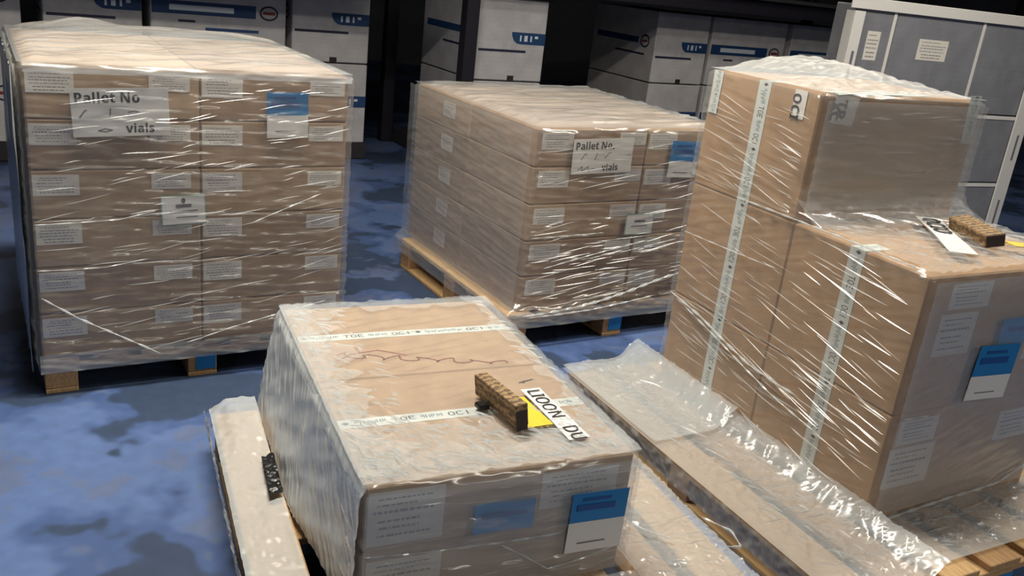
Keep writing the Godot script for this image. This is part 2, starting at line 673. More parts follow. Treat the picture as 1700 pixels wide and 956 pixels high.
# ---------------------------------------------------------------- the room
func _room():
	structure("floor", cbox(Vector3(14, 0.2, 18), 0.001), M.floor, Vector3(0, -0.1, -5))
	structure("ceiling", cbox(Vector3(14, 0.2, 18), 0.001), M.ceiling, Vector3(0, 3.5, -5))
	structure("wall_back", cbox(Vector3(14, 3.4, 0.2), 0.001), M.wall, Vector3(0, 1.7, -13.9))
	structure("wall_front", cbox(Vector3(14, 3.4, 0.2), 0.001), M.wall, Vector3(0, 1.7, 3.9))
	structure("wall_left", cbox(Vector3(0.2, 3.4, 17.6), 0.001), M.wall, Vector3(-6.9, 1.7, -5))
	structure("wall_right", cbox(Vector3(0.2, 3.4, 17.6), 0.001), M.wall, Vector3(6.9, 1.7, -5))

func _frames():
	G.left = Transform3D(Basis(Vector3.UP, deg_to_rad(31.97)), Vector3(-1.5137, 0, -2.6414))
	G.middle = Transform3D(Basis(Vector3.UP, deg_to_rad(32.28)), Vector3(0.0302, 0, -3.508))
	G.front = Transform3D(Basis(Vector3.UP, deg_to_rad(25.35)), Vector3(-0.256, 0, -1.600))
	G.right = Transform3D(Basis(Vector3.UP, deg_to_rad(29.12)), Vector3(1.0682, 0, -2.2454))
	G.rack = Transform3D(Basis(Vector3.UP, deg_to_rad(32.0)), Vector3(-1.2475, 0, -6.8385))
	G.grey = Transform3D(Basis(Vector3.UP, deg_to_rad(25.0)), Vector3(1.6807, 0, -5.1144))

func local(g: String, p: Vector3, turn := 0.0) -> Transform3D:
	return G[g] * Transform3D(Basis(Vector3.UP, deg_to_rad(turn)), p)

# ---------------------------------------------------------------- wooden pallet
func pallet(g: String, x0: float, x1: float, z0: float, z1: float, top: float, label: String, boards := 7, sticker := -1):
	var w := x1 - x0
	var d := z1 - z0
	var cx := (x0 + x1) / 2
	var cz := (z0 + z1) / 2
	var o := thing("wooden_pallet", local(g, Vector3(cx, 0, cz)), label, "pallet", "wooden pallets")
	var tb := 0.020
	var ts := 0.020
	var bb := 0.016
	var gap := 0.045
	var bw := (w - gap * (boards - 1)) / boards
	for k in boards:
		put(cbox(Vector3(bw, tb, d), 0.002), "deck_board", M.wood if k % 2 == 0 else M.wood_b, o, Vector3(-w / 2 + bw / 2 + k * (bw + gap), top - tb / 2, 0))
	for zz in [-d / 2 + 0.05, 0.0, d / 2 - 0.05]:
		put(cbox(Vector3(w, ts, 0.10), 0.002), "stringer_board", M.wood_x, o, Vector3(0, top - tb - ts / 2, zz))
	var bh := top - tb - ts - bb
	for xx in [-w / 2 + 0.051, 0.0, w / 2 - 0.051]:
		put(cbox(Vector3(0.10, bb, d), 0.002), "bottom_board", M.wood, o, Vector3(xx, bb / 2, 0))
		for zz in [-d / 2 + 0.051, 0.0, d / 2 - 0.051]:
			var b := put(cbox(Vector3(0.10, bh, 0.10), 0.003), "block", M.wood_b, o, Vector3(xx, bb + bh / 2, zz))
			if zz > 0.1 and xx == 0.0 and sticker >= 0:
				put(sheet(0.07, bh * 0.8), "sticker", M.blue, b, Vector3(0.012, 0.002, 0.0505))
				put(sheet(0.045, bh * 0.75), "sticker", M.green_edge, b, Vector3(0.0505, 0.0, 0.02), Vector3(0, 90, 0))

# ---------------------------------------------------------------- brown carton
# x, z: left and front of the carton in the load's frame; labels: [face, left, bottom, width, height, kind]
func carton(g: String, x: float, y: float, z: float, s: Vector3, label: String, group: String, labels := [], shade := 0) -> Node3D:
	var o := thing("cardboard_carton", local(g, Vector3(x + s.x / 2, y, z - s.z / 2)), label, "carton", group)
	var m: Material = [M.card, M.card_b, M.card_c, M.card_d][shade % 4]
	var e := 0.0015
	put(cbox(Vector3(s.x - e, s.y - e, s.z - e), 0.005), "body", m, o, Vector3(0, s.y / 2, 0))
	for l in labels:
		var lm: Material = M.label1
		if l[5] is String:
			lm = M[l[5]]
		if l[0] == "front":
			put(sheet(l[3], l[4]), "shipping_label", lm, o, Vector3(-s.x / 2 + l[1] + l[3] / 2, l[2] + l[4] / 2, s.z / 2 - e / 2))
		elif l[0] == "left":
			put(sheet(l[3], l[4]), "shipping_label", lm, o, Vector3(-s.x / 2 + e / 2, l[2] + l[4] / 2, -s.z / 2 + l[1] + l[3] / 2), Vector3(0, -90, 0))
	return o

const ORD := ["bottom", "second lowest", "third lowest", "fourth lowest", "fifth lowest", "sixth lowest"]

func layer_word(k: int, n: int) -> String:
	if k == 0:
		return "bottom layer"
	if k == n - 1:
		return "top layer"
	return ["", "second", "third", "fourth", "fifth"][k] + " layer from the floor"

# ---------------------------------------------------------------- loads
func document(g: String, at: Vector3, w: float, hb: float, hw: float, label: String, tilt := 0.0):
	# blue and white sheet; at = lower left corner on the front
	var o := thing("blue_document", local(g, at + Vector3(w / 2, 0, 0)), label, "document", "blue and white documents")
	o.rotate_object_local(Vector3(0, 0, 1), deg_to_rad(tilt))
	put(sheet(w, hw, 0.0012, 0.001), "white_panel", M.paper, o, Vector3(0, hw / 2, 0))
	var b := put(sheet(w, hb, 0.0012, 0.001), "blue_panel", M.blue, o, Vector3(0, hw + hb / 2, 0))
	put(cbox(Vector3(w * 0.68, hb * 0.20, 0.001), 0.0002), "print_bar", M.blue_dark, b, Vector3(-w * 0.06, 0.0, 0.0027))
	put(cbox(Vector3(w * 0.5, hb * 0.09, 0.001), 0.0002), "print_bar", M.blue_dark, b, Vector3(-w * 0.06, hb * 0.27, 0.0027))
	put(cbox(Vector3(w * 0.5, hw * 0.04, 0.001), 0.0002), "print_line", M.ink_soft, o, Vector3(-w * 0.05, hw * 0.3, 0.0024))

func pallet_sheet(g: String, at: Vector3, w: float, h: float, title: String, tilt: float, label: String, hand: Array):
	var o := thing("pallet_sheet", local(g, at + Vector3(w / 2, 0, 0)), label, "paper sheet", "pallet number sheets")
	o.rotate_object_local(Vector3(0, 0, 1), deg_to_rad(tilt))
	put(sheet(w, h, 0.0012), "paper", M.paper, o, Vector3(0, h / 2, 0))
	put(text_mesh(title, h * 0.29), "title_lettering", M.ink, o, Vector3(-w * 0.47, h * 0.80, 0.0014))
	put(text_mesh("vials", h * 0.26), "unit_lettering", M.ink, o, Vector3(0.0 if w > 0.29 else 0.01, h * 0.16, 0.0014))
	put(stroke_mesh(hand, 0.0035), "handwriting", M.ink_soft, o, Vector3(0, h * 0.5, 0.0016))

func _load_left():
	pallet("left", 0.0, 1.016, -1.0, 0.0, 0.127, "wooden pallet under the tallest six-layer load at the left", 7, 0)
	var hgt := 0.16
	for k in 6:
		var y := 0.127 + k * hgt
		for c in 2:
			var lw := 0.508
			var labs := [["front", 0.006, hgt - 0.082, 0.132, 0.066, "label%d" % (1 + (k + c) % 3)], ["front", 0.352 if c == 0 else 0.368, hgt - 0.068, 0.125, 0.052, "label%d" % (1 + (k + c + 1) % 3)]]
			carton("left", c * lw, y, 0.0, Vector3(lw, hgt, 0.5), "brown carton in the %s of the left pallet's front, %s column" % [layer_word(k, 6), ["left", "right"][c]], "cartons on the left pallet", labs, (k + c * 2) % 3)
			if c == 0 or k == 5:
				carton("left", c * lw, y, -0.5, Vector3(lw, hgt, 0.5), "brown carton in the %s of the left pallet's back, %s column" % [layer_word(k, 6), ["left", "right"][c]], "cartons on the left pallet", [], (k + c) % 3)
			elif c == 1:
				carton("left", c * lw, y, -0.5, Vector3(lw, hgt, 0.5), "brown carton in the %s of the left pallet's back, right column" % layer_word(k, 6), "cartons on the left pallet", [], (k + c) % 3)
	pallet_sheet("left", Vector3(0.128, 0.877, 0.012), 0.285, 0.150, "Pallet No", 2.0, "white paper reading Pallet No and vials on the left load",
		[[Vector2(-0.12, -0.014), Vector2(-0.105, 0.006), Vector2(-0.1, 0.008)], [Vector2(-0.034, -0.012), Vector2(-0.031, 0.012)], [Vector2(0.02, 0.0), Vector2(0.04, 0.004), Vector2(0.05, 0.001)], [Vector2(-0.07, -0.056), Vector2(-0.05, -0.05), Vector2(-0.03, -0.055), Vector2(-0.05, -0.06), Vector2(-0.07, -0.056)]])
	document("left", Vector3(0.726, 0.874, 0.012), 0.143, 0.078, 0.077, "blue and white document at the upper right of the left load", 1.0)
	var gl := thing("green_edged_notice", local("left", Vector3(0.452, 0.577, 0.012)), "small white notice with a green printed border on the left load", "notice")
	gl.rotate_object_local(Vector3(0, 0, 1), deg_to_rad(2.5))
	put(sheet(0.145, 0.103), "border", M.green_edge, gl, Vector3(0, 0.0515, 0))
	put(sheet(0.137, 0.095, 0.0018), "paper", M.paper, gl, Vector3(0, 0.0515, 0))
	put(cbox(Vector3(0.05, 0.012, 0.001), 0.0002), "heading", M.ink_soft, gl, Vector3(0.0, 0.066, 0.002))
	put(cbox(Vector3(0.09, 0.004, 0.001), 0.0002), "print_line", M.ink_soft, gl, Vector3(0.0, 0.048, 0.002))
	put(cbox(Vector3(0.07, 0.004, 0.001), 0.0002), "print_line", M.ink_soft, gl, Vector3(0.01, 0.027, 0.002))
	put(prism(ellipse(0.007, 0.009), 0.001), "emblem", M.ink, gl, Vector3(0.0, 0.084, 0.0018))
	# film
	var f := thing("stretch_wrap", local("left", Vector3.ZERO), "clear stretch film wrapped round the tall six-layer load at the left", "stretch wrap", "stretch wraps")
	var e := 0.016
	put(film_ring([[1.094, -e * 0.4, 1.016 + e * 0.4, -1.0 - e * 0.4, e * 0.4, 0.012, 0.002], [1.08, -e, 1.016 + e, -1.0 - e, e, 0.016, 0.005], [0.5, -e, 1.016 + e, -1.0 - e, e, 0.016, 0.006], [0.14, -e, 1.016 + e, -1.0 - e, e, 0.016, 0.008], [0.078, -e * 0.5, 1.016 + e * 0.5, -1.0 - e * 0.5, e * 0.5, 0.012, 0.006]], 0.016, 0.006, 0.05, 3.0), "side_film", M.film, f, Vector3.ZERO, Vector3.ZERO)
	var top := func(s: float, t: float) -> float:
		var a := crinkle(s, t, 0.4, 4.0) * 0.006 + streak(s, t, 0.22, 0.7, 0.07, 9.0) * 0.011
		var edge: float = minf(minf(s, 1.04 - s), minf(t, 1.02 - t))
		var bump := 0.016 * exp(-(pow((s - 0.27) / 0.12, 2.0) + pow((t - 0.9) / 0.1, 2.0))) + 0.026 * exp(-pow((t - 0.85) / 0.25, 2.0)) * smoothstep(0.0, 0.25, minf(s, 1.04 - s))
		return maxf(0.0, (a + 0.008) * smoothstep(0.0, 0.06, edge) + bump * smoothstep(0.0, 0.1, edge))
	put(film_sheet(Vector3(-0.012, 1.096, 0.012), Vector3(1.04, 0, 0), Vector3(0, 0, -1.024), Vector3.UP, 0.0085, top), "top_film", M.film_cream, f)
	put(film_sheet(Vector3(-0.024, 1.085, 0.018), Vector3(0, 0, -1.03), Vector3(0, -0.99, 0), Vector3(-1, 0, 0), 0.011, func(s, t): return 0.004 + 0.006 * maxf(0.0, streak(t, s, 0.1, 0.6, 0.08, 33.0) + 0.4)), "overlap_film", M.film_lightened, f)
	# hanging lip over the top front edge
	put(film_sheet(Vector3(0.0, 1.098, 0.026), Vector3(1.016, 0, 0), Vector3(0, -0.03, 0.0), Vector3(0, 0, 1), 0.007, func(s, t): return 0.002 + 0.004 * maxf(0.0, streak(s, t, 0.0, 0.2, 0.02, 5.0))), "lip_film", M.film_milky, f)
	put(film_sheet(Vector3(-0.01, 0.152, 0.020), Vector3(1.036, 0, 0), Vector3(0, -0.066, 0), Vector3(0, 0, 1), 0.007, func(s, t): return 0.003 + 0.005 * maxf(0.0, streak(s, t, 0.1, 0.2, 0.02, 7.0) + 0.2)), "lip_film", M.film_haze, f)
	# folds
	var ropes := [[[Vector3(0.007, 0.356, 0.028), Vector3(0.112, 0.276, 0.03), Vector3(0.238, 0.197, 0.03), Vector3(0.361, 0.118, 0.028)], 0.006],
		[[Vector3(0.0, 0.6, 0.028), Vector3(0.25, 0.608, 0.028), Vector3(0.36, 0.634, 0.027)], 0.0032],
		[[Vector3(0.68, 0.58, 0.027), Vector3(0.92, 0.676, 0.027)], 0.0032],
		[[Vector3(0.45, 0.150, 0.03), Vector3(0.62, 0.195, 0.03), Vector3(0.95, 0.262, 0.028)], 0.0036],
		[[Vector3(0.0, 0.448, 0.027), Vector3(0.2, 0.448, 0.029), Vector3(0.34, 0.47, 0.027)], 0.003]]
	for r in ropes:
		put(rope_mesh(r[0], r[1]), "film_fold", M.fold, f)
	var st := SurfaceTool.new()
	st.begin(Mesh.PRIMITIVE_TRIANGLES)
	for k in 150:
		var x := rng.randf_range(0.0, 0.95)
		var y := rng.randf_range(0.13, 1.04)
		var seam_y: float = 0.127 + hgt * roundf((y - 0.127) / hgt)
		if rng.randf() < 0.4:
			y = seam_y + rng.randf_range(-0.012, 0.01)
		var l := rng.randf_range(0.03, 0.16)
		var sl := rng.randf_range(0.02, 0.28)
		pleat(st, Vector3(x, y, 0.023), Vector3(minf(1.02, x + l), y + l * sl, 0.023), Vector3(0, 0, 1), rng.randf_range(0.002, 0.0045), rng.randf_range(0.0015, 0.004))
	put(st.commit(), "film_pleats", M.fold_thin, f, Vector3.ZERO, Vector3.ZERO, "stuff")

func _load_middle():
	pallet("middle", -0.06, 1.06, -1.07, 0.03, 0.152, "wooden pallet under the five-layer load in the middle", 7, 0)
	var hgt := 0.1555
	for k in 5:
		var y := 0.152 + k * hgt
		for c in 2:
			var lw := 0.56 if c == 0 else 0.46
			var labs := [["front", 0.028 if c == 0 else 0.012, hgt - 0.085, 0.150, 0.068, "label%d" % (1 + (k + c) % 3)], ["front", 0.412 if c == 0 else 0.33, hgt - 0.066, 0.138, 0.052, "label%d" % (1 + (k + c + 1) % 3)]]
			carton("middle", 0.0 if c == 0 else 0.56, y, 0.0, Vector3(lw, hgt, 0.56), "brown carton in the %s of the middle pallet's front, %s column" % [layer_word(k, 5), ["left", "right"][c]], "cartons on the middle pallet", labs, (k + c) % 3)
			var labs2 := [["left", 0.3, hgt - 0.1, 0.12, 0.07, "label2"]] if c == 0 else []
			carton("middle", 0.0 if c == 0 else 0.56, y, -0.56, Vector3(lw, hgt, 0.57), "brown carton in the %s of the middle pallet's back, %s column" % [layer_word(k, 5), ["left", "right"][c]], "cartons on the middle pallet", labs2, (k + c + 1) % 3)
	pallet_sheet("middle", Vector3(0.176, 0.748, 0.012), 0.304, 0.145, "Pallet No.", 1.5, "white paper reading Pallet No. and vials on the middle load",
		[[Vector2(-0.11, -0.012), Vector2(-0.09, 0.012), Vector2(-0.085, 0.008)], [Vector2(-0.04, -0.014), Vector2(-0.03, 0.012)], [Vector2(0.01, -0.008), Vector2(0.03, 0.012), Vector2(0.04, 0.012)], [Vector2(-0.12, -0.055), Vector2(-0.10, -0.04), Vector2(-0.10, -0.06), Vector2(-0.07, -0.042), Vector2(-0.07, -0.06), Vector2(-0.04, -0.05)]])
	document("middle", Vector3(0.686, 0.722, 0.012), 0.160, 0.088, 0.072, "blue and white document at the upper right of the middle load", -1.5)
	var gl := thing("green_edged_notice", local("middle", Vector3(0.575, 0.468, 0.012)), "small pale notice with green border on the middle load's lower right", "notice")
	put(sheet(0.155, 0.095), "border", M.green_edge, gl, Vector3(0, 0.0475, 0))
	put(sheet(0.145, 0.086, 0.0018), "paper", M.paper, gl, Vector3(0, 0.0475, 0))
	put(cbox(Vector3(0.06, 0.01, 0.001), 0.0002), "heading", M.ink_soft, gl, Vector3(0.0, 0.062, 0.002))
	put(cbox(Vector3(0.09, 0.004, 0.001), 0.0002), "print_line", M.ink_soft, gl, Vector3(0.0, 0.04, 0.002))
	var f := thing("stretch_wrap", local("middle", Vector3.ZERO), "hazy stretch film wrapped round the five-layer load in the middle", "stretch wrap", "stretch wraps")
	var e := 0.016
	put(film_ring([[0.936, -e * 0.4, 1.02 + e * 0.4, -1.13 - e * 0.4, e * 0.4, 0.02, 0.003], [0.915, -e, 1.02 + e, -1.13 - e, e, 0.03, 0.006], [0.5, -e, 1.02 + e, -1.13 - e, e, 0.03, 0.008], [0.2, -0.02, 1.03 + e, -1.13 - e, 0.02, 0.03, 0.010], [0.15, -0.074, 1.074, -1.146, 0.044, 0.03, 0.010], [0.095, -0.072, 1.072, -1.13, 0.042, 0.02, 0.006]], 0.016, 0.006, 0.08, 13.0), "side_film", M.film, f)
	var top := func(s: float, t: float) -> float:
		var a := crinkle(s, t, 0.4, 14.0) * 0.004 + streak(s, t, 0.08, 0.7, 0.06, 19.0) * 0.011
		var edge: float = minf(minf(s, 1.04 - s), minf(t, 1.15 - t))
		return maxf(0.0, (a + 0.010) * smoothstep(0.0, 0.06, edge))
	put(film_sheet(Vector3(-0.012, 0.938, 0.012), Vector3(1.044, 0, 0), Vector3(0, 0, -1.154), Vector3.UP, 0.0085, top), "top_film", M.film_cream, f)
	put(film_sheet(Vector3(-0.03, 0.93, 0.02), Vector3(0, 0, -1.16), Vector3(0, -0.76, 0), Vector3(-1, 0, 0), 0.010, func(s, t): return 0.004 + 0.004 * maxf(0.0, streak(s, t, 0.15, 0.5, 0.08, 43.0) + 0.3)), "overlap_film", M.film_double, f)
	put(film_sheet(Vector3(-0.07, 0.17, 0.046), Vector3(1.14, 0, 0), Vector3(0, -0.075, 0), Vector3(0, 0, 1), 0.007, func(s, t): return 0.003 + 0.006 * maxf(0.0, streak(s, t, 0.15, 0.25, 0.025, 17.0) + 0.2)), "lip_film", M.film_skirt, f)
	put(film_sheet(Vector3(-0.078, 0.165, 0.05), Vector3(0, 0, -1.15), Vector3(0, -0.07, 0), Vector3(-1, 0, 0), 0.009, func(s, t): return 0.003 + 0.005 * maxf(0.0, streak(s, t, 0.15, 0.25, 0.03, 18.0) + 0.2)), "lip_film", M.film_double, f)
	for r in [[[Vector3(0.0, 0.15, 0.05), Vector3(0.30, 0.167, 0.045), Vector3(0.556, 0.214, 0.04), Vector3(0.755, 0.262, 0.036), Vector3(1.0, 0.30, 0.03)], 0.010],
		[[Vector3(0.02, 0.145, 0.055), Vector3(0.35, 0.150, 0.055), Vector3(0.7, 0.185, 0.05)], 0.006],
		[[Vector3(0.088, 0.35, 0.03), Vector3(0.35, 0.40, 0.03), Vector3(0.62, 0.445, 0.03)], 0.0045],
		[[Vector3(0.011, 0.485, 0.03), Vector3(0.374, 0.492, 0.03)], 0.003],
		[[Vector3(0.267, 0.377, 0.03), Vector3(0.5, 0.40, 0.03), Vector3(0.788, 0.442, 0.03)], 0.004]]:
		put(rope_mesh(r[0], r[1]), "film_fold", M.fold, f)
	var st := SurfaceTool.new()
	st.begin(Mesh.PRIMITIVE_TRIANGLES)
	for k in 130:
		var x := rng.randf_range(0.0, 0.95)
		var y := rng.randf_range(0.16, 0.88) if k < 80 else rng.randf_range(0.17, 0.48)
		var l := rng.randf_range(0.05, 0.22)
		var sl := rng.randf_range(0.0, 0.2)
		pleat(st, Vector3(x, y, 0.026), Vector3(minf(1.02, x + l), y + l * sl, 0.026), Vector3(0, 0, 1), rng.randf_range(0.002, 0.005), rng.randf_range(0.0015, 0.004))
	put(st.commit(), "film_pleats", M.fold_thin, f, Vector3.ZERO, Vector3.ZERO, "stuff")

func tape_on_top(o: Node3D, s: Vector3, z: float):
	put(sheet(s.x - 0.01, 0.042), "printed_tape", M.tape, o, Vector3(0, s.y - 0.001, z), Vector3(-90, 0, 0))

func _load_front():
	pallet("front", -0.20, 0.97, -1.0, 0.22, 0.127, "wrapped wooden pallet under the low two-layer load in front", 7, 0)
	var hgt := 0.165
	for k in 2:
		for c in 2:
			var labs := []
			if c == 0 and k == 1:
				labs = [["front", 0.008, 0.015, 0.172, 0.135, "label2"], ["front", 0.415, 0.045, 0.20, 0.095, "label2"]]
			elif c == 0:
				labs = [["front", 0.012, 0.03, 0.172, 0.11, "label2"]]
			var s := Vector3(0.655, hgt, 0.505)
			var o := carton("front", 0.0, 0.127 + k * hgt, -c * 0.505, s, "brown carton in the %s of the low front load, %s" % [layer_word(k, 2), ["nearest to the viewer", "towards the middle pallet"][c]], "cartons on the front pallet", labs, 2 if k == 1 else 1)
			if k == 1:
				tape_on_top(o, s, -0.02)
				if c == 1:
					# red pen marking across the top
					var ln := []
					for i in 60:
						var t := i / 59.0
						ln.append(Vector2(-0.24 + 0.46 * t + 0.012 * sin(t * 60.0), -0.10 - 0.13 * t + 0.018 * sin(t * 41.0) * (1.0 - 0.4 * t)))
					var ln2 := [Vector2(-0.25, -0.14), Vector2(-0.20, -0.10), Vector2(-0.12, -0.085), Vector2(-0.05, -0.13)]
					put(stroke_mesh([ln, ln2], 0.0045), "pen_marking", M.ink_red, o, Vector3(0, s.y + 0.0002, 0), Vector3(-90, 0, 0))
				else:
					put(stroke_mesh([[Vector2(0.20, 0.15), Vector2(0.245, 0.163)], [Vector2(0.22, 0.158), Vector2(0.21, 0.146)]], 0.005), "pen_marking", M.ink, o, Vector3(0, s.y + 0.0002, 0), Vector3(-90, 0, 0))
	document("front", Vector3(0.482, 0.222, 0.029), 0.150, 0.079, 0.083, "blue and white document on the low front load, right corner", -1.0)
	var bp := thing("blue_pouch", local("front", Vector3(0.32, 0.309, 0.014)), "crumpled plain blue pouch in the middle of the low front load", "pouch")
	put(sheet(0.148, 0.076, 0.003, 0.004), "pouch_body", M.blue, bp, Vector3(0, 0.038, 0))
	put(cbox(Vector3(0.11, 0.010, 0.001), 0.0002), "print_bar", M.blue_dark, bp, Vector3(0, 0.045, 0.0075))
	# things lying on top
	var y := 0.127 + 2 * hgt
	var cb := thing("cardboard_block", local("front", Vector3(0.40, y + 0.010, -0.24), 6.0), "striped brown cardboard block with dark end on the low front load", "cardboard block", "cardboard blocks")
	put(cbox(Vector3(0.034, 0.058, 0.215), 0.002), "body", M.layered, cb, Vector3(0, 0.037, 0), Vector3(-4, 0, 7))
	put(cbox(Vector3(0.030, 0.052, 0.004), 0.001), "dark_end", M.dark_tab, cb, Vector3(0.0, 0.032, 0.108), Vector3(-4, 0, 7))
	put(cbox(Vector3(0.03, 0.014, 0.03), 0.003), "dark_foot", M.black_plastic, cb, Vector3(-0.033, 0.0075, -0.03))
	var yc := thing("yellow_card", local("front", Vector3(0.462, y + 0.010, -0.215), 4.0), "plain yellow card lying beside the striped cardboard block", "card")
	put(sheet(0.07, 0.155, 0.002, 0.003), "card", M.yellow, yc, Vector3(0, 0.004, 0), Vector3(-90, 0, 0))
	var ps := thing("paper_strip", local("front", Vector3(0.532, y + 0.010, -0.20), 2.0), "white handwritten paper strip lying on top of the low front load", "paper strip", "handwritten paper strips")
	put(sheet(0.056, 0.27, 0.0015, 0.002), "paper", M.paper, ps, Vector3(0, 0.004, 0), Vector3(-90, 0, 0))
	put(text_mesh("LIOON   DU", 0.052, false), "lettering", M.ink, ps, Vector3(0.0, 0.0085, -0.125), Vector3(-90, -90, 0))
	# black plastic between the boards
	var bl := thing("black_plastic_strip", local("front", Vector3(-0.092, 0.142, -0.62)), "crumpled black plastic lying on the front pallet beside the cartons", "plastic strip")
	put(film_sheet(Vector3(-0.025, 0.003, 0.14), Vector3(0.036, 0, 0), Vector3(0.012, 0, -0.28), Vector3.UP, 0.007, func(s, t): return 0.007 * (1.0 + crinkle(s, t, 0.05, 71.0)), 0.6), "plastic", M.black_plastic, bl)
	# film
	var f := thing("stretch_wrap", local("front", Vector3.ZERO), "crinkled stretch film over the low two-layer load in front", "stretch wrap", "stretch wraps")
	var e := 0.013
	put(film_ring([[y + 0.006, -0.002, 0.657, -1.012, 0.002, 0.02, 0.003], [y - 0.012, -e, 0.655 + e, -1.01 - e, e, 0.025, 0.005], [0.18, -e - 0.004, 0.655 + e, -1.01 - e, e, 0.025, 0.008], [0.138, -0.028, 0.69, -1.02 - e, 0.03, 0.025, 0.008]], 0.013, 0.005, 0.06, 23.0), "side_film", M.film, f)
	var tf := func(s: float, t: float) -> float:
		var edge: float = minf(minf(s, 0.675 - s), minf(t, 1.03 - t))
		return maxf(0.001, 0.004 + 0.004 * crinkle(s, t, 0.12, 3.0) * (1.0 - smoothstep(0.0, 0.2, edge)) + 0.004 * streak(s, t, 0.3, 0.3, 0.05, 61.0))
	put(film_sheet(Vector3(-0.010, y + 0.002, 0.010), Vector3(0.675, 0, 0), Vector3(0, 0, -1.03), Vector3.UP, 0.008, tf), "top_film", M.film, f)
	# gathered, cloudy film along the edges of the top
	var gath := func(s: float, t: float) -> float: return 0.007 + 0.003 * crinkle(s, t, 0.10, 81.0) + 0.005 * streak(s, t, 0.6, 0.12, 0.03, 81.0)
	put(film_sheet(Vector3(-0.008, y + 0.003, 0.008), Vector3(0.675, 0, 0), Vector3(0, 0, -0.27), Vector3.UP, 0.006, gath, 0.45), "gathered_film", M.film_gather, f)
	put(film_sheet(Vector3(-0.008, y + 0.004, 0.008), Vector3(0.675, 0, 0), Vector3(0, 0, -0.15), Vector3.UP, 0.006, gath, 0.5), "gathered_film", M.film_gather, f)
	put(film_sheet(Vector3(-0.010, y + 0.003, -0.02), Vector3(0, 0, -1.0), Vector3(0.17, 0, 0), Vector3.UP, 0.006, gath, 0.55), "gathered_film", M.film_gather, f)
	put(film_sheet(Vector3(-0.010, y + 0.004, -0.02), Vector3(0, 0, -1.0), Vector3(0.09, 0, 0), Vector3.UP, 0.006, gath, 0.55), "gathered_film", M.film_gather, f)
	put(film_sheet(Vector3(0.668, y + 0.003, -0.02), Vector3(0, 0, -1.0), Vector3(-0.08, 0, 0), Vector3.UP, 0.006, gath, 0.5), "gathered_film", M.film_gather, f)
	put(film_sheet(Vector3(-0.008, y + 0.003, -1.02), Vector3(0.675, 0, 0), Vector3(0, 0, 0.10), Vector3.UP, 0.006, gath, 0.5), "gathered_film", M.film_gather, f)
	# film drawn from the top edge down to the pallet on the left, flaring towards the back
	put(film_sheet(Vector3(-0.003, y + 0.008, 0.012), Vector3(0, 0, -1.03), Vector3(-0.012, -0.335, 0), Vector3(-1, 0.03, 0), 0.008, func(s, t): return 0.010 * smoothstep(0.0, 0.03, t) + 0.045 * smoothstep(0.05, 0.5, s) * t / 0.335 + 0.0035 * maxf(0.0, streak(t, s, -0.9, 0.35, 0.03, 53.0) + 0.3) + 0.004 * streak(s, t, 0.5, 0.4, 0.1, 54.0)), "overlap_film", M.film_grey, f)
	put(film_sheet(Vector3(-0.005, y - 0.004, 0.024), Vector3(0.665, 0, 0), Vector3(0, -0.30, 0), Vector3(0, 0, 1), 0.008, func(s, t): return 0.001 + 0.003 * maxf(0.0, streak(s, t, 0.08, 0.25, 0.03, 57.0) + 0.3)), "overlap_film", M.film_front_haze, f)
	# over the pallet: left edge, right side and front
	put(film_sheet(Vector3(-0.215, 0.132, 0.23), Vector3(0.135, 0, 0), Vector3(0, 0, -1.24), Vector3.UP, 0.009, func(s, t): return 0.006 + 0.008 * crinkle(s, t, 0.09, 101.0) + 0.03 * smoothstep(0.8, 1.2, t) * smoothstep(0.0, 0.06, s)), "pallet_film", M.film_milky, f)
	put(film_sheet(Vector3(-0.222, 0.140, 0.23), Vector3(0, 0, -1.245), Vector3(0.012, -0.075, 0), Vector3(-1, 0, 0), 0.009, func(s, t): return 0.004 + 0.009 * crinkle(s, t, 0.07, 111.0)), "pallet_film", M.film_milky, f)
	put(film_sheet(Vector3(-0.21, 0.142, -1.013), Vector3(1.19, 0, 0), Vector3(0, -0.07, 0), Vector3(0, 0, -1), 0.012, func(s, t): return 0.003 + 0.006 * crinkle(s, t, 0.07, 115.0)), "pallet_film", M.film_milky, f)
	put(film_sheet(Vector3(0.69, 0.132, 0.235), Vector3(0.295, 0, 0), Vector3(0, 0, -1.25), Vector3.UP, 0.008, func(s, t): return 0.006 + (0.004 * crinkle(s, t, 0.16, 121.0) + 0.006 * creases(s, t, 121.0) + 0.004 * streak(s, t, 0.3, 0.3, 0.05, 121.0))), "pallet_film", M.film_skirt, f)
	put(film_sheet(Vector3(-0.21, 0.132, 0.235), Vector3(0.90, 0, 0), Vector3(0, 0, -0.20), Vector3.UP, 0.009, func(s, t): return 0.006 + (0.004 * crinkle(s, t, 0.16, 131.0) + 0.006 * creases(s, t, 131.0) + 0.004 * streak(s, t, 0.3, 0.3, 0.05, 131.0))), "pallet_film", M.film_skirt, f)
	for r in [[[Vector3(0.0, 0.301, 0.024), Vector3(0.13, 0.291, 0.026), Vector3(0.318, 0.284, 0.026), Vector3(0.472, 0.281, 0.025)], 0.004],
		[[Vector3(0.318, 0.276, 0.026), Vector3(0.38, 0.235, 0.027), Vector3(0.445, 0.186, 0.026)], 0.004],
		[[Vector3(0.445, 0.186, 0.026), Vector3(0.55, 0.20, 0.026), Vector3(0.65, 0.225, 0.024)], 0.003],
		[[Vector3(0.98, 0.155, -0.10), Vector3(1.02, 0.158, -0.02), Vector3(1.01, 0.15, 0.04), Vector3(0.96, 0.15, 0.02)], 0.005],
		[[Vector3(0.75, 0.155, -0.16), Vector3(0.79, 0.158, -0.08), Vector3(0.84, 0.158, -0.03)], 0.004]]:
		put(rope_mesh(r[0], r[1]), "film_fold", M.fold, f)
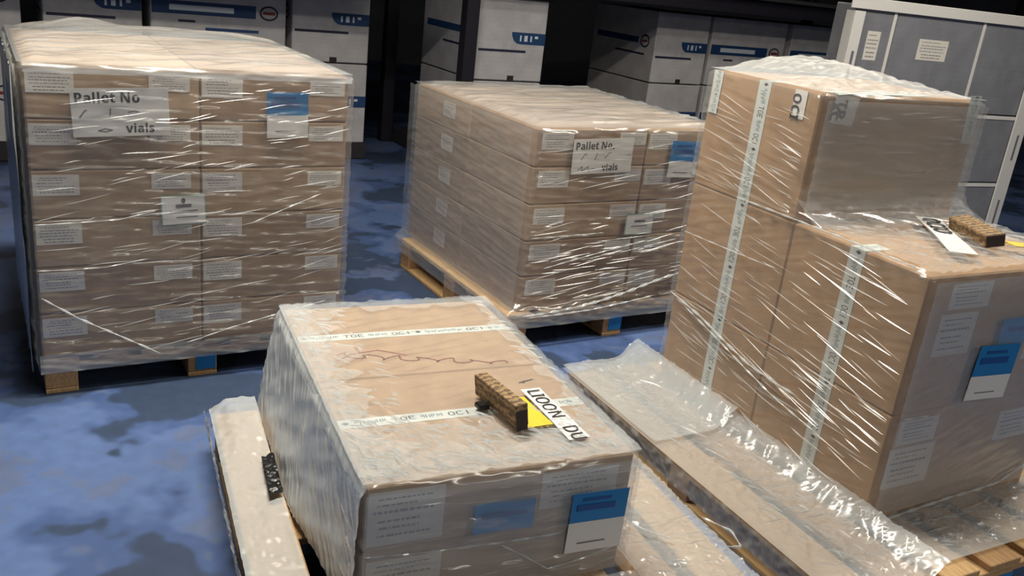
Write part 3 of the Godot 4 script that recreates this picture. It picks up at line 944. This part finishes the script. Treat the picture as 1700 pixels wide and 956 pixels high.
	var st := SurfaceTool.new()
	st.begin(Mesh.PRIMITIVE_TRIANGLES)
	for k in 60:
		var x := rng.randf_range(0.0, 0.6)
		var yy := rng.randf_range(0.16, 0.45)
		var l := rng.randf_range(0.02, 0.10)
		pleat(st, Vector3(x, yy, 0.018), Vector3(minf(0.66, x + l), yy + l * rng.randf_range(-0.02, 0.1), 0.018), Vector3(0, 0, 1), rng.randf_range(0.002, 0.004), rng.randf_range(0.0015, 0.003))
	var st2 := SurfaceTool.new()
	st2.begin(Mesh.PRIMITIVE_TRIANGLES)
	for k in 420:
		var x := rng.randf_range(0.0, 0.62)
		var z := -0.01 - 0.24 * pow(rng.randf(), 1.4)
		if k % 3 == 0:
			x = 0.17 * pow(rng.randf(), 1.5)
			z = rng.randf_range(-0.97, -0.05)
		elif k % 11 == 1:
			x = rng.randf_range(0.58, 0.64)
			z = rng.randf_range(-0.97, -0.05)
		var a := rng.randf_range(0.1, 1.5)
		var l := rng.randf_range(0.015, 0.06)
		var x2 := minf(0.655, x + l * cos(a))
		pleat(st2, Vector3(x, y + 0.016, z), Vector3(x2, y + 0.016, minf(0.0, z + l * sin(a))), Vector3.UP, rng.randf_range(0.002, 0.004), 0.004, 0.003)
	put(st2.commit(), "film_pleats", M.fold, f, Vector3.ZERO, Vector3.ZERO, "stuff")
	for k in 120:
		var x := rng.randf_range(0.70, 0.96)
		var z := rng.randf_range(-0.6, 0.22)
		var a := rng.randf_range(-0.6, 1.0)
		var l := rng.randf_range(0.02, 0.10)
		pleat(st, Vector3(x, 0.150, z), Vector3(minf(0.98, x + l * cos(a)), 0.150, z + l * sin(a)), Vector3.UP, 0.003, 0.005, 0.004)
	put(st.commit(), "film_pleats", M.fold_thin, f, Vector3.ZERO, Vector3.ZERO, "stuff")

func side_tape(o: Node3D, s: Vector3, z: float, over := true):
	# tape down the left face of a carton, with a flap over the top
	put(sheet(s.y, 0.055), "printed_tape", M.tape, o, Vector3(-s.x / 2 + 0.0006, s.y / 2, z), Vector3(0, -90, -90))
	if over:
		put(sheet(0.10, 0.055), "printed_tape", M.tape, o, Vector3(-s.x / 2 + 0.05, s.y - 0.0008, z), Vector3(-90, 0, 0))

func _load_right():
	pallet("right", -0.33, 0.87, -1.10, 0.29, 0.115, "wooden pallet under the stepped load of large cartons at the right", 7, 0)
	var zf := 0.02
	var d := 0.5
	var w := 0.72
	var rows := [[0.115, 0.347], [0.462, 0.408], [0.87, 0.39]]
	for k in 3:
		for c in 2:
			if k == 2 and c == 0:
				continue
			var labs := []
			if c == 0 and k == 1:
				labs = [["front", 0.10, 0.308, 0.168, 0.075, "label2"], ["front", 0.085, 0.170, 0.155, 0.125, "label2"], ["front", 0.50, 0.12, 0.18, 0.16, "label2"]]
			elif c == 0:
				labs = [["front", 0.045, 0.248, 0.16, 0.078, "label2"], ["front", 0.03, 0.108, 0.19, 0.13, "label2"], ["front", 0.49, 0.196, 0.19, 0.10, "label2"]]
			var s := Vector3(w, rows[k][1], d)
			var where: String = ["in the bottom row", "in the second row", "standing alone on top"][k]
			var o := carton("right", 0.0, rows[k][0], zf - c * d, s, "large brown taped carton %s of the right load, %s" % [where, ["nearest to the viewer", "at the back"][c]], "large cartons on the right pallet", labs, 3)
			side_tape(o, s, 0.005 if c == 0 else 0.01, k == 2 or (k == 1 and c == 0))
			if k == 2:
				# loose pieces of printed tape at the top edge
				put(sheet(0.085, 0.05, 0.0012, 0.002), "printed_tape", M.paper, o, Vector3(-w / 2 - 0.0002, s.y - 0.045, 0.17), Vector3(0, -90, -90))
				put(text_mesh("OCI", 0.045), "tape_lettering", M.ink, o, Vector3(-w / 2 - 0.0038, s.y - 0.012, 0.157), Vector3(0, -90, -90))
				put(sheet(0.14, 0.045, 0.0012, 0.002), "printed_tape", M.tape, o, Vector3(-w / 2 - 0.0002, s.y - 0.07, -0.215), Vector3(0, -90, -90))
				put(sheet(0.10, 0.085, 0.0012, 0.003), "printed_tape", M.paper, o, Vector3(-w / 2 + 0.10, s.y - 0.045, d / 2), Vector3(0, 0, -6))
				put(text_mesh("TP", 0.05), "tape_lettering", M.ink, o, Vector3(-w / 2 + 0.085, s.y - 0.015, d / 2 + 0.0048), Vector3(0, 0, -90))
				put(text_mesh("XC", 0.045), "tape_lettering", M.ink, o, Vector3(-w / 2 + 0.060, s.y - 0.02, d / 2 + 0.0048), Vector3(0, 0, -90))
				put(sheet(0.155, 0.055, 0.0012, 0.003), "printed_tape", M.tape, o, Vector3(w / 2 - 0.035, s.y - 0.06, d / 2), Vector3(0, 0, -88))
				put(sheet(0.5, 0.055, 0.0012, 0.003), "printed_tape", M.tape, o, Vector3(-0.06, s.y - 0.0005, 0.20), Vector3(-90, 8, 0))
	document("right", Vector3(0.246, 0.488, zf + 0.027), 0.180, 0.095, 0.075, "blue and white document on the right load's front face", -3.0)
	var bp := thing("blue_pouch", local("right", Vector3(0.44, 0.650, zf + 0.014)), "crumpled blue pouch above the document on the right load's front", "pouch")
	put(sheet(0.20, 0.085, 0.003, 0.004), "pouch_body", M.blue, bp, Vector3(0, 0.0425, 0), Vector3(0, 0, 3))
	put(cbox(Vector3(0.14, 0.012, 0.001), 0.0002), "print_bar", M.blue_dark, bp, Vector3(0, 0.048, 0.0075))
	# things on the ledge
	var y := 0.87
	var cb := thing("cardboard_block", local("right", Vector3(0.465, y + 0.016, -0.205), -24.0), "dark brown cardboard block lying on the ledge of the right load", "cardboard block", "cardboard blocks")
	put(cbox(Vector3(0.06, 0.04, 0.21), 0.002), "body", M.layered, cb, Vector3(0, 0.026, 0), Vector3(0, 0, 12))
	put(cbox(Vector3(0.052, 0.034, 0.004), 0.001), "dark_end", M.dark_tab, cb, Vector3(0, 0.026, 0.106), Vector3(0, 0, 12))
	var yc := thing("yellow_card", local("right", Vector3(0.54, y + 0.018, -0.11), -20.0), "scrap of yellow card beside the block on the right load's ledge", "card")
	put(sheet(0.06, 0.05, 0.002, 0.003), "card", M.yellow, yc, Vector3(0, 0.004, 0), Vector3(-90, 0, 0))
	var ps := thing("paper_strip", local("right", Vector3(0.365, y + 0.020, -0.235), -38.0), "white lettered paper strip beside the block on the right load's ledge", "paper strip", "handwritten paper strips")
	put(sheet(0.075, 0.42, 0.0015, 0.003), "paper", M.paper, ps, Vector3(0, 0.004, 0), Vector3(-90, 0, 0))
	put(text_mesh("OCIO", 0.075), "lettering", M.ink, ps, Vector3(0.0, 0.0095, -0.19), Vector3(-90, -90, 0))
	# film
	var f := thing("stretch_wrap", local("right", Vector3(0, 0, zf)), "streaky stretch film round the stepped load of large cartons at the right", "stretch wrap", "stretch wraps")
	var e := 0.014
	put(film_ring([[1.264, 0.0, w, -1.0, -0.5, 0.02, 0.003], [1.25, -e, w + e, -1.0 - e, -0.5 + e, 0.02, 0.004], [0.98, -e, w + e, -1.0 - e, -0.5 + e, 0.02, 0.006], [0.915, -e, w + e, -1.0 - e, -0.44, 0.03, 0.010], [0.89, -e, w + e, -1.0 - e, -0.36, 0.03, 0.012]], 0.014, 0.006, 0.12, 33.0), "upper_film", M.film, f)
	put(film_ring([[0.884, 0.0, w, -1.0, -0.004, 0.02, 0.003], [0.865, -e, w + e, -1.0 - e, e, 0.02, 0.004], [0.20, -e, w + e, -1.0 - e, e, 0.02, 0.006], [0.135, -0.05, w + 0.05, -1.03, 0.05, 0.03, 0.010]], 0.014, 0.006, -0.35, 43.0), "side_film", M.film, f)
	put(film_sheet(Vector3(-0.004, 1.262, -0.494), Vector3(w + 0.02, 0, 0), Vector3(0, 0, -0.52), Vector3.UP, 0.006, func(s, t): return 0.004 + 0.055 * sin(PI * clampf(s / 0.74, 0.0, 1.0)) * smoothstep(0.06, 0.40, t) * smoothstep(0.0, 0.05, 0.52 - t) + (0.010 * crinkle(s, t, 0.25, 141.0) + 0.008 * streak(s, t, 0.1, 0.4, 0.05, 5.0)) * smoothstep(0.0, 0.05, minf(minf(s, 0.74 - s), minf(t, 0.52 - t)))), "top_film", M.film_top, f)
	put(film_sheet(Vector3(-0.012, 0.875, 0.012), Vector3(w + 0.024, 0, 0), Vector3(0, 0, -0.52), Vector3.UP, 0.007, func(s, t): return 0.010 + 0.010 * crinkle(s, t, 0.10, 151.0) + 0.05 * pow(smoothstep(0.38, 0.52, t), 2.0)), "ledge_film", M.film_gather, f)
	put(film_sheet(Vector3(0.0, 0.862, 0.022), Vector3(w, 0, 0), Vector3(0, -0.70, 0), Vector3(0, 0, 1), 0.010, func(s, t): return 0.001 + 0.003 * maxf(0.0, streak(s, t, -0.1, 0.3, 0.04, 59.0) + 0.3)), "overlap_film", M.film_front_haze, f)
	put(film_sheet(Vector3(0.0, 1.245, -0.474), Vector3(w, 0, 0), Vector3(0, -0.33, 0), Vector3(0, 0, 1), 0.010, func(s, t): return 0.001 + 0.003 * maxf(0.0, streak(s, t, 0.05, 0.4, 0.03, 63.0) + 0.3)), "overlap_film", M.film_haze, f)  # added film layer, lays pale haze over this dark face
	# skirt over the pallet
	put(film_sheet(Vector3(-0.345, 0.120, 0.28), Vector3(0.34, 0, 0), Vector3(0, 0, -1.42), Vector3.UP, 0.008, func(s, t): return 0.006 + (0.004 * crinkle(s, t, 0.16, 161.0) + 0.006 * creases(s, t, 161.0) + 0.004 * streak(s, t, 0.3, 0.3, 0.05, 161.0)) * smoothstep(0.0, 0.05, s) + 0.06 * pow(smoothstep(0.2, 0.34, s), 2.0)), "pallet_film", M.film_skirt, f)
	put(film_sheet(Vector3(-0.345, 0.123, -0.55), Vector3(0.33, 0, 0), Vector3(0, 0, -0.59), Vector3.UP, 0.009, func(s, t): return 0.016 + (0.004 * crinkle(s, t, 0.16, 171.0) + 0.006 * creases(s, t, 171.0) + 0.004 * streak(s, t, 0.3, 0.3, 0.05, 171.0)) * smoothstep(0.0, 0.05, s) + 0.07 * pow(smoothstep(0.2, 0.33, s), 2.0)), "pallet_film", M.film_skirt, f)
	put(film_sheet(Vector3(-0.346, 0.128, 0.28), Vector3(0, 0, -1.42), Vector3(0.006, -0.075, 0), Vector3(-1, 0, 0), 0.009, func(s, t): return 0.003 + 0.006 * crinkle(s, t, 0.07, 181.0)), "pallet_film", M.film_skirt, f)
	put(film_sheet(Vector3(-0.02, 0.120, 0.22), Vector3(0.89, 0, 0), Vector3(0, 0, -0.23), Vector3.UP, 0.008, func(s, t): return 0.006 + (0.004 * crinkle(s, t, 0.16, 191.0) + 0.006 * creases(s, t, 191.0) + 0.004 * streak(s, t, 0.3, 0.3, 0.05, 191.0)) * smoothstep(0.0, 0.05, t)), "pallet_film", M.film_skirt, f)
	for r in [[[Vector3(-0.024, 0.467, -0.99), Vector3(-0.026, 0.44, -0.80), Vector3(-0.026, 0.38, -0.54), Vector3(-0.026, 0.375, -0.31)], 0.007],
		[[Vector3(-0.024, 0.455, -0.95), Vector3(-0.027, 0.40, -0.70), Vector3(-0.026, 0.33, -0.42), Vector3(-0.024, 0.30, -0.2)], 0.005],
		[[Vector3(-0.02, 0.885, -0.75), Vector3(-0.022, 0.888, -0.30), Vector3(-0.02, 0.886, 0.0)], 0.005],
		[[Vector3(-0.03, 0.165, -0.64), Vector3(-0.03, 0.16, -0.3), Vector3(-0.02, 0.145, 0.0)], 0.007],
		[[Vector3(0.0, 0.138, 0.03), Vector3(0.31, 0.167, 0.035), Vector3(0.534, 0.178, 0.035), Vector3(0.68, 0.23, 0.03)], 0.006],
		[[Vector3(0.0, 0.126, 0.05), Vector3(0.336, 0.118, 0.06), Vector3(0.693, 0.11, 0.05)], 0.004],
		[[Vector3(0.02, 0.462, 0.022), Vector3(0.12, 0.464, 0.025)], 0.004],
		[[Vector3(-0.022, 0.70, -0.98), Vector3(-0.024, 0.71, -0.7), Vector3(-0.024, 0.72, -0.5)], 0.003]]:
		put(rope_mesh(r[0], r[1]), "film_fold", M.fold, f)
	var st := SurfaceTool.new()
	st.begin(Mesh.PRIMITIVE_TRIANGLES)
	# streaks of pulled film across the left face
	for k in 210:
		var z := rng.randf_range(-0.99, -0.05)
		var yy := rng.randf_range(0.2, 0.86)
		if k % 4 == 0:
			z = rng.randf_range(-0.99, -0.52)
			yy = rng.randf_range(0.9, 1.22)
		elif k % 4 == 1:
			yy = rng.randf_range(0.30, 0.50)
		var l := rng.randf_range(0.05, 0.24)
		var z1 := minf(z + l, -0.51 if yy > 0.88 else 0.0)
		pleat(st, Vector3(-0.021, yy, z), Vector3(-0.021, yy - (z1 - z) * rng.randf_range(0.0, 0.28), z1), Vector3(-1, 0, 0), rng.randf_range(0.002, 0.005), rng.randf_range(0.002, 0.005), 0.002)
	for k in 50:
		var x := rng.randf_range(0.0, 0.6)
		var yy := rng.randf_range(0.88, 1.22)
		var l := rng.randf_range(0.03, 0.2)
		pleat(st, Vector3(x, yy, -0.482), Vector3(minf(w, x + l), yy + l * rng.randf_range(-0.05, 0.12), -0.482), Vector3(0, 0, 1), 0.003, 0.002)
	for k in 160:
		var x := rng.randf_range(0.0, 0.65)
		var z := rng.randf_range(-0.45, -0.02)
		var a := rng.randf_range(-0.2, 1.4)
		var l := rng.randf_range(0.02, 0.10)
		pleat(st, Vector3(x, 0.895, z), Vector3(x + l * cos(a), 0.895, minf(0.0, z + l * sin(a))), Vector3.UP, 0.003, 0.004, 0.004)
	var st2 := SurfaceTool.new()
	st2.begin(Mesh.PRIMITIVE_TRIANGLES)
	for k in 190:
		var x := rng.randf_range(-0.32, -0.03)
		var z := rng.randf_range(-1.05, 0.15)
		var a := rng.randf_range(-0.5, 1.6)
		var l := rng.randf_range(0.02, 0.10)
		pleat(st2, Vector3(x, 0.146, z), Vector3(minf(-0.01, x + l * cos(a)), 0.146, z + l * sin(a)), Vector3.UP, 0.003, 0.005, 0.005)
	for k in 60:
		var x := rng.randf_range(-0.05, 0.75)
		var z := rng.randf_range(0.03, 0.20)
		var a := rng.randf_range(-0.9, 0.5)
		var l := rng.randf_range(0.02, 0.10)
		pleat(st2, Vector3(x, 0.140, z), Vector3(x + l * cos(a), 0.140, z + l * sin(a)), Vector3.UP, 0.004, 0.006, 0.005)
	put(st2.commit(), "film_pleats", M.fold_thin, f, Vector3.ZERO, Vector3.ZERO, "stuff")
	put(st.commit(), "film_pleats", M.fold_thin, f, Vector3.ZERO, Vector3.ZERO, "stuff")

# ---------------------------------------------------------------- rack with white cartons
# long: the long face is turned to the viewer
func white_carton(u: float, y: float, w: float, long: bool, label: String, marks := true):
	var s := Vector3(0.90, 0.585, 0.58) if long else Vector3(0.58, 0.585, 0.92)
	var o := thing("white_carton", local("rack", Vector3(u + s.x / 2, y, w - s.z / 2)), label, "carton", "white cartons on the rack")
	put(cbox(s, 0.006), "body", M.white_card, o, Vector3(0, s.y / 2, 0))
	if not marks:
		return
	var fz := s.z / 2
	var by := s.y * 0.53
	if long:
		put(cbox(Vector3(0.68, 0.085, 0.002), 0.0005), "banner", M.banner, o, Vector3(-0.10, by, fz))
		put(cbox(Vector3(0.42, 0.036, 0.002), 0.0005), "banner_print", M.ink_white, o, Vector3(-0.12, by, fz + 0.001))
		put(prism(ellipse(0.065, 0.05), 0.002), "logo_oval", M.navy, o, Vector3(0.33, by, fz))
		put(prism(ellipse(0.052, 0.038), 0.003), "logo_oval", M.paper_dull, o, Vector3(0.33, by, fz))
		put(cbox(Vector3(0.085, 0.02, 0.002), 0.0005), "logo_bar", M.logo_red, o, Vector3(0.33, by, fz + 0.003))
		put(cbox(Vector3(0.11, 0.016, 0.002), 0.0005), "print_line", M.navy, o, Vector3(-0.22, by - 0.085, fz))
		put(cbox(Vector3(0.36, 0.020, 0.002), 0.0005), "print_line", M.banner, o, Vector3(0.08, by - 0.13, fz))
	else:
		var bp := PackedVector2Array([Vector2(0.29, -0.042), Vector2(0.29, 0.042), Vector2(0.0, 0.042), Vector2(0.004, 0.012), Vector2(0.02, -0.018), Vector2(0.05, -0.038), Vector2(0.08, -0.042)])
		put(prism(bp, 0.002), "banner", M.banner, o, Vector3(-0.002, by, fz))
		var x := 0.075
		for k in 4:
			put(cbox(Vector3(0.014 + 0.014 * (k % 2), 0.042 if k < 3 else 0.018, 0.002), 0.0004), "banner_print", M.ink_white, o, Vector3(x, by + (0.0 if k < 3 else 0.012), fz + 0.0015))
			x += 0.045
		put(cbox(Vector3(0.40, 0.018, 0.002), 0.0005), "print_line", M.navy, o, Vector3(-0.07, by - 0.095, fz))
		put(cbox(Vector3(0.055, 0.035, 0.003), 0.001), "carton_tab", M.dark_tab, o, Vector3(0.02, 0.02, fz))
		# long left side: banner that ends in the oval near the front
		var lx := -s.x / 2
		put(cbox(Vector3(0.002, 0.05, 0.62), 0.0005), "banner", M.banner, o, Vector3(lx, by + 0.02, -0.08))
		put(prism(ellipse(0.060, 0.055), 0.002), "logo_oval", M.navy, o, Vector3(lx, by + 0.02, 0.32), Vector3(0, -90, 0))
		put(prism(ellipse(0.046, 0.040), 0.003), "logo_oval", M.paper_dull, o, Vector3(lx, by + 0.02, 0.32), Vector3(0, -90, 0))
		put(cbox(Vector3(0.002, 0.016, 0.07), 0.0005), "logo_bar", M.logo_red, o, Vector3(lx - 0.003, by + 0.02, 0.32))
		put(cbox(Vector3(0.002, 0.016, 0.42), 0.0005), "print_line", M.navy, o, Vector3(lx, by - 0.09, 0.12))

func _rack():
	var base := 0.13
	var up := base + 0.595
	var r := thing("storage_rack", local("rack", Vector3(0, 0, 0)), "dark steel storage rack with white cartons behind the pallets", "rack")
	# bottom decks (two bays), upper shelf with its beams, uprights
	put(cbox(Vector3(3.6, 0.12, 1.0), 0.004), "bottom_shelf", M.shelf, r, Vector3(-1.8, 0.065, -0.5))
	put(cbox(Vector3(4.9, 0.12, 1.3), 0.004), "bottom_shelf", M.shelf, r, Vector3(2.95, 0.065, -0.03))
	put(cbox(Vector3(4.9, 0.03, 1.75), 0.003), "shading_upper_shelf", M.shelf, r, Vector3(2.95, 1.50, -0.08))
	put(cbox(Vector3(3.8, 0.03, 1.75), 0.003), "shading_upper_shelf", M.shelf, r, Vector3(-1.75, 1.385, -0.15))  # out of view, reaches forward to shade the left cartons
	put(cbox(Vector3(4.9, 0.12, 0.05), 0.004), "beam", M.rack_steel, r, Vector3(2.95, 1.425, 0.72))
	put(cbox(Vector3(3.6, 0.12, 0.05), 0.004), "beam", M.rack_steel, r, Vector3(-1.8, 1.46, 0.70))  # out of view, front beam of the left shading shelf
	for x in [0.50, 5.35]:
		put(cbox(Vector3(0.10, 1.9, 0.09), 0.004), "upright", M.rack_steel, r, Vector3(x - 0.06, 0.95, 0.70))
		put(cbox(Vector3(0.10, 1.9, 0.09), 0.004), "upright", M.rack_steel, r, Vector3(x - 0.06, 0.95, -0.70))
	for x in [-3.55, 0.10]:
		put(cbox(Vector3(0.08, 1.9, 0.09), 0.004), "upright", M.rack_steel, r, Vector3(x, 0.95, -0.95))
	put(cbox(Vector3(0.24, 0.05, 0.003), 0.0005), "beam_label", M.paper, r, Vector3(1.85, 1.425, 0.7465))
	# left bay
	for k in 2:
		var y := base if k == 0 else up
		var row: String = ["lower", "upper"][k]
		white_carton(-3.2, y, 0.0, true, "white carton in the rack's %s row, long side out, at the far left edge" % row)
		white_carton(-2.18, y, 0.0, false, "white carton in the rack's %s row, short side out, second from left" % row)
		white_carton(-1.55, y, 0.0, true, "white carton in the rack's %s row, long side out, above the left load" % row)
		white_carton(-0.605, y, 0.0, false, "white carton in the rack's %s row, short side out, ending the left bay" % row)
	# right bay
	for k in 2:
		var y := base if k == 0 else up
		var row: String = ["lower", "upper"][k]
		white_carton(0.56, y, 0.60, false, "white carton in the rack's %s row, standing beside the dark upright" % row)
		white_carton(2.40, y, 0.34, false, "white carton in the rack's %s row, short side out, behind the middle load" % row)
		white_carton(3.02, y, 0.34, true, "white carton in the rack's %s row, long side out, right of the bay" % row)
		white_carton(4.0, y, 0.34, true, "white carton in the rack's %s row, long side out, beside the grey stack" % row)

# ---------------------------------------------------------------- grey cartons with white edge boards
func _grey_stack():
	pallet("grey", -0.02, 1.57, -0.45, 0.0, 0.13, "wooden pallet under the grey carton stack at the far right", 7)
	var cols := [[0.0, 0.30], [0.31, 0.69], [1.01, 0.54]]
	var rows := [[0.13, 0.42], [0.555, 0.42], [0.98, 0.55]]
	for c in 3:
		for k in 3:
			var s := Vector3(cols[c][1], rows[k][1], 0.16)
			var o := thing("grey_carton", local("grey", Vector3(cols[c][0] + s.x / 2, rows[k][0], -0.08)), "flat dark grey carton in the grey stack, %s row, %s column" % [["bottom", "middle", "top"][k], ["narrow left", "wide middle", "right"][c]], "carton", "grey cartons at the far right")
			put(cbox(s, 0.006), "body", M.grey_card, o, Vector3(0, s.y / 2, 0))
			if c < 2:
				put(cbox(Vector3(0.022, s.y, 0.004), 0.001), "white_strip", M.protector, o, Vector3(s.x / 2 - 0.011, s.y / 2, 0.082))
			if k < 2:
				put(cbox(Vector3(s.x, 0.022, 0.004), 0.001), "white_strip", M.protector, o, Vector3(0, s.y - 0.011, 0.082))
			if k == 2 and c == 0:
				put(sheet(0.095, 0.155), "shipping_label", M.label3, o, Vector3(0.015, 0.34, 0.08))
			if k == 2 and c == 1:
				put(sheet(0.23, 0.115), "shipping_label", M.label3, o, Vector3(-0.03, 0.345, 0.08))
	for a in [[Vector3(0.020, 0.815, 0.012), Vector3(0.075, 1.36, 0.01), "white printed edge board up the left edge of the grey stack"], [Vector3(1.515, 0.815, 0.012), Vector3(0.11, 1.36, 0.01), "white printed edge board up the right edge of the grey stack"], [Vector3(0.78, 1.537, 0.012), Vector3(1.66, 0.06, 0.01), "white edge board along the top of the grey stack"]]:
		var o := thing("edge_board", local("grey", a[0]), a[2], "edge board", "white edge boards")
		var sz: Vector3 = a[1]
		put(cbox(sz, 0.002), "front_flange", M.protector, o)
		if sz.y > sz.x:
			put(cbox(Vector3(0.008, sz.y, 0.06), 0.002), "side_flange", M.protector, o, Vector3((1.0 if a[0].x > 0.5 else -1.0) * (sz.x / 2 - 0.004), 0, -0.034))
			for k in 3:
				put(cbox(Vector3(0.018, 0.16, 0.002), 0.0005), "print_line", M.ink_soft, o, Vector3(0.005, -0.45 + k * 0.42, 0.0055))
		else:
			put(cbox(Vector3(sz.x, 0.006, 0.06), 0.002), "top_flange", M.protector, o, Vector3(0, 0.027, -0.034))
